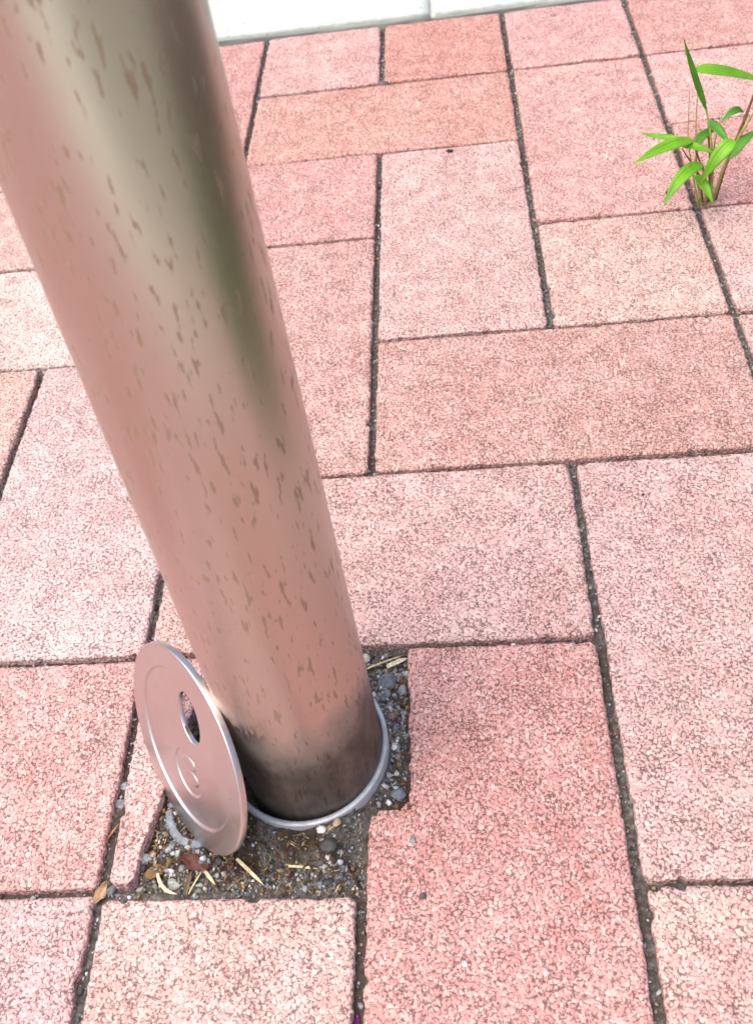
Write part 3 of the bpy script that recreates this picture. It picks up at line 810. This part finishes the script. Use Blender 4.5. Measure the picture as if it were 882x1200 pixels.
# rim: rounded edge then back face
def ringrow(rad, z): return (rad * np.cos(A))[None], (rad * np.sin(A))[None], np.full((1, NA), z)
rows = [ringrow(LR - 0.25, -0.12), ringrow(LR - 0.06, -0.32), ringrow(LR, -0.6), ringrow(LR, -LT + 0.5), ringrow(LR - 0.15, -LT + 0.15), ringrow(LR - 0.6, -LT)]
back = [(X[::-20].copy(), Y[::-20].copy(), np.full((len(X[::-20]), NA), -LT))]
hxr, hyr = X[0:1], Y[0:1]
back.append((hxr, hyr, np.full((1, NA), -LT)))
AX = np.concatenate([X] + [r_[0] for r_ in rows] + [b_[0] for b_ in back]); AY = np.concatenate([Y] + [r_[1] for r_ in rows] + [b_[1] for b_ in back]); AZ = np.concatenate([Z] + [r_[2] for r_ in rows] + [b_[2] for b_ in back])
nr_ = AX.shape[0]
V = np.outer(AX.ravel(), lh) + np.outer(AY.ravel(), lu) + np.outer(AZ.ravel(), ln)
idx = np.arange(nr_ * NA).reshape(nr_, NA)
F = []
for k in range(nr_):
    k2 = (k + 1) % nr_
    a = idx[k]; b = np.roll(a, -1); d = idx[k2]; c = np.roll(d, -1)
    F.append(np.c_[a, d, c, b])
me = mesh_np('cover_disc', V * MM, np.concatenate(F))
LC = Vector((-64.5, 37.7, 35.1)) * MM
lid = tag(link('cover_disc', me, M_LID, None, LC), 'round steel cover disc with a finger hole leaning on the foot of the bollard', 'cover')
try:
    me.set_sharp_from_angle(angle=math.radians(40))
except Exception: pass

# ------------------------------------------------------------------ stones that can be told apart
def stone(name, x, y, z, size, col, label, cat='pebble', seed=0, ang=0.35, flat=0.6, rot=0.0, group=None):
    """size (a, b) half lengths in mm; ang: how angular"""
    r_ = np.random.RandomState(seed + 3)
    # subdivided icosahedron
    Vl = [tuple(v) for v in ICO_V]; Fl = [tuple(f) for f in ICO_F]
    for _ in range(2):
        cache = {}; nf = []
        def midp(a, b):
            k_ = (min(a, b), max(a, b))
            if k_ not in cache:
                v = (np.array(Vl[a]) + np.array(Vl[b])) / 2; Vl.append(tuple(v / np.linalg.norm(v))); cache[k_] = len(Vl) - 1
            return cache[k_]
        for a, b, c in Fl:
            ab, bc, ca = midp(a, b), midp(b, c), midp(c, a)
            nf += [(a, ab, ca), (b, bc, ab), (c, ca, bc), (ab, bc, ca)]
        Fl = nf
    Vn = np.array(Vl)
    # facets: clip by random planes
    for _ in range(int(5 + 9 * ang)):
        n = r_.randn(3); n /= np.linalg.norm(n); d = r_.uniform(1 - 0.55 * ang, 0.98)
        ex = np.maximum(Vn @ n - d, 0); Vn = Vn - ex[:, None] * n
    Vn *= 1 + 0.05 * r_.randn(len(Vn), 1) * ang
    Vn = Vn * np.array([size[0], size[1], min(size) * flat])
    c_, s_ = math.cos(rot), math.sin(rot)
    Vn = Vn @ np.array([[c_, -s_, 0], [s_, c_, 0], [0, 0, 1]]).T
    me_ = mesh_np(name, Vn * MM, np.array(Fl), ang < 0.3)
    o_ = link(name, me_, M_STONE, None, (x * MM, y * MM, z * MM + min(size) * flat * 0.45 * MM)); o_.color = (*col, 1)
    return tag(o_, label, cat, group)

ST = [
    ('stone', 8.3, 86.5, -5.5, (4.6, 4.2), (0.135, 0.155, 0.20), 'largest dark blue grey stone behind the post, by the ring', 0.25, 0.5, 0.4),
    ('stone', 13.6, 34.6, -5.5, (3.9, 2.7), (0.15, 0.18, 0.25), 'blue grey angular stone wedged in the notch of the cut paver', 0.7, 0.7, 0.3),
    ('pebble', -1.2, 97.6, -5.0, (2.3, 2.2), (0.62, 0.56, 0.42), 'round cream pebble beside the back of the post', 0.1, 0.9, 0),
    ('stone', 14.6, 82.6, -5.5, (3.0, 2.4), (0.26, 0.28, 0.33), 'speckled grey stone against the paver, right of the big blue stone', 0.8, 0.8, 1.1),
    ('stone', 11.6, 65.6, -6.0, (2.3, 2.0), (0.27, 0.13, 0.10), 'reddish brown stone in the gravel right of the socket ring', 0.6, 0.8, 0.5),
    ('pebble', -12.2, 14.2, -6.0, (3.6, 3.0), (0.055, 0.048, 0.044), 'dark brown oval pebble in front of the socket ring', 0.25, 0.7, 0.2),
    ('stone_chip', -13.0, 3.7, -6.0, (3.6, 2.0), (0.045, 0.052, 0.06), 'black slate chip lying near the front paver edge', 0.9, 0.5, 0.6),
    ('pebble', -14.6, 18.2, -4.5, (2.0, 1.6), (0.72, 0.71, 0.66), 'small white pebble behind the dark oval pebble', 0.5, 0.8, 0.1),
    ('pebble', -8.6, 20.4, -4.5, (1.8, 1.5), (0.48, 0.36, 0.18), 'small tan pebble behind the dark oval pebble, right of the white one', 0.5, 0.8, 0.9),
    ('stone_chip', -86.0, 13.2, -5.2, (3.0, 2.5), (0.36, 0.42, 0.47), 'pale blue grey angular stone chip against the broken paver piece', 1.0, 0.7, 0.5),
    ('stone_chip', -72.7, 4.4, -5.2, (2.9, 2.5), (0.44, 0.50, 0.48), 'pale greenish stone chip at the front edge below the dead leaf', 0.8, 0.7, 0.1),
    ('stone', -97.0, 2.2, -4.8, (2.5, 2.3), (0.24, 0.26, 0.27), 'grey stone stuck in the joint beside the dry brown leaf', 0.8, 0.8, 0.8),
    ('stone', -101.2, 35.6, -5.8, (2.5, 2.6), (0.24, 0.29, 0.36), 'nearer blue grey stone in the joint left of the cover disc', 0.8, 0.7, 0.3),
    ('stone', -100.6, 43.2, -5.6, (2.2, 2.6), (0.34, 0.39, 0.45), 'paler blue grey stone in the joint, just above the nearer one', 0.8, 0.7, 1.3),
    ('stone', 8.6, 78.6, -5.5, (2.0, 1.7), (0.20, 0.24, 0.33), 'small blue stone in front of the largest blue grey stone', 0.6, 0.8, 0.9),
    ('pebble', -3.6, 25.6, -5.4, (2.0, 1.5), (0.05, 0.052, 0.06), 'small black pebble at the left side of the cut paver corner', 0.5, 0.7, 0.4),
    ('pebble', 19.5, 17.0, 0.0, (1.6, 1.3), (0.24, 0.29, 0.37), 'tiny blue grey pebble lying on the notched paver', 0.6, 0.7, 0.4),
    ('pebble', 22.7, -3.8, 0.0, (1.6, 1.4), (0.13, 0.11, 0.085), 'tiny brown pebble lying on the notched paver', 0.6, 0.7, 0.7),
    ('pebble', 37.2, -25.8, 0.0, (1.4, 1.1), (0.55, 0.54, 0.52), 'tiny whitish pebble lying on the notched paver near the bottom', 0.6, 0.6, 0.2),
    ('pebble', 141.0, 680.8, 0.0, (3.2, 2.0), (0.30, 0.20, 0.12), 'brown pebble on a paver near the kerb', 0.5, 0.7, 0.2),
    ('crumb', 49.8, 491.9, 0.0, (2.6, 1.7), (0.025, 0.018, 0.018), 'black crumb on the edge of the pale upright paver', 0.6, 0.8, 0.3),
    ('crumb', 185.7, 417.3, 0.0, (2.0, 1.4), (0.02, 0.015, 0.016), 'black crumb on the paver left of the bamboo grass', 0.5, 0.8, 0.3),
    ('crumb', 130.1, 175.4, 0.0, (0.9, 0.7), (0.09, 0.02, 0.02), 'dark red speck on the right upright paver', 0.5, 0.8, 0.3),
    ('dirt_clod', 1.0, 600.5, -4.5, (5.5, 4.2), (0.15, 0.125, 0.105), 'grey brown clod of dirt in the joint near the kerb', 0.35, 1.1, 0.1),
]
for i, (nm, x, y, z, sz, col, lab, ang, fl, rot) in enumerate(ST):
    cat = {'pebble': 'pebble', 'stone': 'stone', 'stone_chip': 'stone chip', 'crumb': 'crumb', 'dirt_clod': 'dirt clod'}[nm]
    if -96 < x < 18 and 0 < y < 99 and z < -1: z = float(soil_z(np.array(x * MM), np.array(y * MM))) / MM + 0.3
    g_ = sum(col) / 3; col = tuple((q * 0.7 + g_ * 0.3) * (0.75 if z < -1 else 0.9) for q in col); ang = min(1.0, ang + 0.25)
    stone(nm, x, y, z, sz, col, lab, cat, i * 11, ang, fl, rot)

# ------------------------------------------------------------------ straws, twigs, dead leaves
def strip(name, p0, p1, wd, col, label, cat, bow=0.4, seed=0, mid=None, cup=0.12, nrm=(0.1, -0.2, 1), base_w=0.8):
    p0, p1 = Vector(p0) * MM, Vector(p1) * MM
    mv = (p0 + p1) / 2 + Vector((0, 0, bow * MM)) if mid is None else Vector(mid) * MM
    c0 = (p0 + p1) / 2
    me_ = blade_mesh(name, p0 - c0, mv - c0, p1 - c0, wd * MM, Vector(nrm), 14, cup, 1.6, base_w, 0.0004)
    o_ = link(name, me_, M_DRY, None, c0); o_.color = (*col, 1)
    return tag(o_, label, cat)
STRAW = (0.50, 0.445, 0.28)
strip('straw', (-49.1, 12.9, -4.2), (-37.2, 2.6, -3.6), 1.3, STRAW, 'pale straw right of the cover disc bottom, pointing to the front paver', 'straw')
strip('straw', (-62.5, 10.0, -3.8), (-56.2, 3.2, -4.0), 1.3, STRAW, 'short pale straw sticking out under the red brown dead leaf', 'straw')
strip('straw', (-79.2, 7.2, -2.2), (-69.3, -1.5, 0.6), 1.3, (0.50, 0.45, 0.28), 'curved pale straw reaching over the front paver edge at left', 'straw', mid=(-75.5, 1.5, -1.5))
strip('straw', (-33.3, 22.8, -2.6), (-23.7, 12.0, -3.6), 1.0, STRAW, 'long thin straw just in front of the socket ring', 'straw')
strip('straw', (-28.5, 9.6, -3.6), (-17.3, 8.5, -3.8), 0.9, (0.60, 0.53, 0.30), 'thin straw lying level left of the dark oval pebble', 'straw')
strip('straw', (-0.3, 92.2, -4.2), (15.4, 97.4, -3.2), 0.7, (0.48, 0.38, 0.2), 'long brownish straw behind the post', 'straw')
strip('straw', (8.4, 92.6, -4.0), (17.6, 95.8, -3.0), 1.9, (0.55, 0.50, 0.38), 'broad whitish straw behind the post, against the paver', 'straw')
strip('straw', (3.2, 40.0, -3.6), (13.2, 41.5, -3.0), 1.6, (0.55, 0.40, 0.17), 'thick golden straw right of the socket ring', 'straw')
strip('straw', (3.0, 32.5, -4.0), (8.5, 36.6, -3.2), 0.5, STRAW, 'fine straw fibre in the notch by the blue grey stone', 'straw')
strip('twig', (-66.9, -0.6, -2.4), (-66.0, 8.2, -3.0), 1.6, (0.13, 0.085, 0.05), 'dark brown twig under the dead leaf at the front edge', 'twig', cup=0.4)
strip('straw', (-65.9, -0.4, -2.6), (-61.9, 7.8, -2.8), 0.6, (0.50, 0.44, 0.25), 'thin straw standing right of the dark twig', 'straw')
strip('straw', (-104.5, 18.0, -4.5), (-98.6, 27.0, -2.8), 0.8, (0.34, 0.17, 0.07), 'rusty brown straw in the joint left of the broken paver piece', 'straw')
strip('straw', (12.4, 40.0, -4.5), (13.2, 49.0, -4.2), 1.0, (0.20, 0.085, 0.035), 'dark rusty twig standing along the gravel near the golden straw', 'straw')

def dead_leaf(x, y, z, L, wd, rot, col, label, curl=0.35, seed=0):
    r_ = random.Random(seed)
    nu, nv = 14, 8
    V, F = [], []
    for i in range(nu + 1):
        t = i / nu
        hw = wd / 2 * (math.sin(math.pi * min(1, t * 1.02)) ** 0.7) * (0.8 + 0.35 * r_.random()) + 0.08
        for j in range(nv + 1):
            q = j / nv * 2 - 1
            zz = curl * wd * q * q * (0.5 + 0.6 * math.sin(t * 5 + seed)) + 0.28 * math.sin(t * 9 + q * 3 + seed) * wd * 0.3 + 0.12 * wd * r_.uniform(-1, 1) * 0.5
            V.append(((t - 0.5) * L, q * hw, zz))
    n = len(V); K = nv + 1
    V += [(a, b, c - 0.25) for a, b, c in V]
    for i in range(nu):
        for j in range(nv):
            a = i * K + j; F.append((a, a + 1, a + K + 1, a + K)); F.append((n + a, n + a + K, n + a + K + 1, n + a + 1))
        for a in (i * K,): F.append((a, a + K, n + a + K, n + a))
        a = i * K + nv; F.append((a + K, a, n + a, n + a + K))
    me_ = mesh_np('dead_leaf', np.array(V) * MM, F)
    o_ = link('dead_leaf', me_, M_DRY, None, (x * MM, y * MM, z * MM)); o_.rotation_euler = (0.1, 0.1, rot); o_.color = (*col, 1)
    return tag(o_, label, 'dead leaf')
dead_leaf(-64.8, 11.0, -2.2, 13, 5.0, -0.35, (0.085, 0.03, 0.022), 'curled red brown dead leaf below the cover disc', 0.3, 2)
dead_leaf(-80.3, 8.2, -3.6, 10, 4.2, 0.35, (0.17, 0.095, 0.04), 'orange brown dead leaf scrap beside the pale stone chip', 0.3, 5)
dead_leaf(-100.6, 0.2, -2.4, 9.5, 4.0, 1.15, (0.33, 0.22, 0.13), 'dry tan leaf stuck in the joint crossing at lower left', 0.25, 9)
dead_leaf(-38.6, 19.3, -3.0, 5, 2.6, 1.2, (0.36, 0.08, 0.03), 'small bright rusty leaf scrap in front of the socket ring', 0.3, 4)
dead_leaf(-1.0, -43.0, -4.0, 9, 2.4, 1.45, (0.10, 0.012, 0.09), 'narrow purple petal lying in the joint at the bottom edge', 0.2, 7)

# bent grey metal strap between lid and broken piece
Va, Fa = [], []
ar = [(-79.0, 31.5), (-77.6, 27.0), (-75.6, 23.4), (-72.4, 20.2), (-68.4, 18.6), (-64.6, 18.4), (-61.0, 19.6)]
for i, (x, y) in enumerate(ar):
    a0 = Vector(ar[max(0, i - 1)]); a1 = Vector(ar[min(len(ar) - 1, i + 1)]); T = (a1 - a0).normalized(); S = Vector((-T.y, T.x))
    if i in (0, len(ar) - 1): S = S * 0.8
    for q, z in ((-1, -4.6), (-0.9, -1.9), (-0.6, -1.5), (0.6, -1.5), (0.9, -1.9), (1, -4.6)):
        Va.append((x + S.x * q * 1.7, y + S.y * q * 1.7, z - 1.2))
for i in range(len(ar) - 1):
    for k in range(6): Fa.append((i * 6 + k, i * 6 + (k + 1) % 6, (i + 1) * 6 + (k + 1) % 6, (i + 1) * 6 + k))
me = bpy.data.meshes.new('metal_hoop'); me.from_pydata([(x * MM, y * MM, z * MM) for x, y, z in Va], [], Fa + [(5, 4, 3, 2, 1, 0), tuple((len(ar) - 1) * 6 + k for k in range(6))])
hoop = tag(link('metal_hoop', me, M_STONE), 'bent pale grey metal strip half buried in front of the cover disc', 'metal strip'); hoop.color = (0.15, 0.178, 0.205, 1)

# ------------------------------------------------------------------ bamboo grass in the paver joint
PB = Vector((204.6, 404.7, -4.0)) * MM
plant = tag(empty('bamboo_grass', PB), 'small bright green bamboo grass growing from a paver joint', 'plant')
tocam = (Vector((0.06, -0.167, 0.419)) - PB).normalized()
def leaf(p0, p1, p2, wd, mt, nrm_mix=0.6, twist=0.0):
    nrm = (Vector((0, 0, 1)) * nrm_mix + tocam * (1 - nrm_mix) + Vector((0.12, 0, 0))).normalized()
    off = Vector((0, 0, 4.0))
    P = [(Vector(p_) + off) * MM for p_ in (p0, p1, p2)]
    link('leaf', blade_mesh('leaf', P[0], P[1], P[2], wd * MM, nrm, 16, 0.16, 0.5, 0.2, 0.0002, twist), mt, plant)
leaf((-2.8, -0.5, 66), (-11.6, -1.9, 92), (-19, -3.2, 116), 3.7, M_LEAF_D, 0.2, 0.5)
leaf((-11.2, 3.2, 91.2), (9.4, 6.5, 85.5), (38, 14, 70), 7.8, M_LEAF, 0.55)
leaf((25.3, 22.5, 47.4), (17.9, 17.1, 52.6), (9.4, 11.9, 48.1), 5.2, M_LEAF_D, 0.55)
leaf((-17.5, -3.3, 50.5), (-28.3, 0.3, 50.5), (-39.9, 3.7, 52.7), 4.4, M_LEAF, 0.6)
leaf((-10.6, -7, 50.3), (-28.7, -20.1, 56.3), (-49.5, -33.7, 55.9), 7.8, M_LEAF, 0.55)
leaf((-18.0, -8.1, 48.9), (-9.2, -13.1, 49.2), (0.5, -15.4, 45.7), 5.9, M_LEAF, 0.6)
leaf((-8.4, -1.3, 42), (-1.7, 4.8, 46.0), (8.0, 11.3, 45.3), 5.9, M_LEAF_D, 0.5)
leaf((1.4, 10.4, 51.5), (5.2, 0.9, 50.9), (10.7, -8.5, 45.1), 6.3, M_LEAF_D, 0.5)
leaf((11.6, -13.4, 51.5), (1.9, -20.0, 47.2), (-8.5, -21.6, 29.0), 8.5, M_LEAF, 0.45)
leaf((10.8, -4.7, 33.2), (20.4, 3.5, 38.6), (31.4, 11.1, 41.7), 6.7, M_LEAF_D, 0.5)
leaf((-5.9, -15.4, 38.2), (-20.2, -28.7, 40.7), (-33.0, -41.9, 30.4), 7.8, M_LEAF, 0.5)
leaf((-8.9, -11.6, 28.5), (-5.8, -21.3, 27.4), (-2.0, -29.8, 20.2), 6.3, M_LEAF, 0.5)

def stem_mesh(name, pts, r0, r1):
    pts = [Vector(p_) * MM for p_ in pts]
    V, F = [], []
    S = 8; n = 10; P = []
    for i in range(n + 1):
        t = i / n * (len(pts) - 1); k = min(int(t), len(pts) - 2); P.append(pts[k].lerp(pts[k + 1], t - k))
    for i, p_ in enumerate(P):
        T = (P[min(n, i + 1)] - P[max(0, i - 1)]).normalized(); a = T.orthogonal().normalized(); b = T.cross(a)
        a = Vector((1, 0, 0)) - T * T.x; a.normalize(); b = T.cross(a)
        r = (r0 + (r1 - r0) * i / n) * MM * (1.25 if i in (4, 8) else 1)
        for k in range(S): V.append(tuple(p_ + a * (r * math.cos(k / S * 6.2832)) + b * (r * math.sin(k / S * 6.2832))))
    for i in range(n):
        for k in range(S): F.append((i * S + k, i * S + (k + 1) % S, (i + 1) * S + (k + 1) % S, (i + 1) * S + k))
    return mesh_np(name, V, F)
TAN, GRN, BRN = (0.34, 0.30, 0.11), (0.30, 0.40, 0.08), (0.16, 0.08, 0.04)
for pts_, r0, r1, col in [
    ([(-1.2, -0.2, 0), (-6, -1, 28), (-8.5, -1.5, 62), (-8.8, -1.5, 84)], 0.8, 0.25, TAN),
    ([(-2.5, -0.8, 0), (-8, -2, 25), (-12.6, -2.2, 52), (-13.7, -2.3, 84)], 0.7, 0.2, TAN),
    ([(0.5, 0.2, 0), (-4, -1, 25), (-16.9, -7.9, 50)], 0.7, 0.35, BRN),
    ([(4.7, 0.8, 0), (4.2, 0.6, 30), (0.5, 0, 55), (-2.9, -0.5, 71)], 0.9, 0.5, GRN),
    ([(5.2, 0.9, 0), (3.6, 1.5, 30), (4.8, 3, 50), (8.6, 6.5, 64)], 0.8, 0.25, TAN),
    ([(6.5, 0.9, 0), (12, 3, 28), (19.8, 8.4, 46), (28.5, 15.8, 69)], 1.2, 0.8, BRN),
    ([(5.5, 0.9, 2), (11, 1.9, 28), (18.0, 5.5, 43), (29.5, 10.6, 63)], 1.2, 0.7, TAN),
    ([(1.2, -1.2, 0), (-1, -8, 20), (-6.0, -15.5, 42)], 0.8, 0.5, TAN),
    ([(-0.5, -1.2, 0), (-5, -6, 18), (-9.0, -11.8, 32)], 0.7, 0.4, GRN),
    ([(1.8, -0.5, 0), (-1, -1, 25), (-11, -7, 54)], 0.8, 0.4, BRN),
    ([(3.0, -0.5, 0), (2, -1, 30), (1.4, 10.4, 55)], 0.8, 0.4, BRN),
    ([(4.0, -1, 0), (8, -6, 28), (11.6, -13.4, 55)], 0.8, 0.4, TAN),
]:
    o = link('stem', stem_mesh('stem', pts_, r0, r1), M_DRY, plant); o.color = (*col, 1)

print('objects', len(sc.objects), 'tris', sum(len(m_.polygons) * 2 for m_ in bpy.data.meshes))
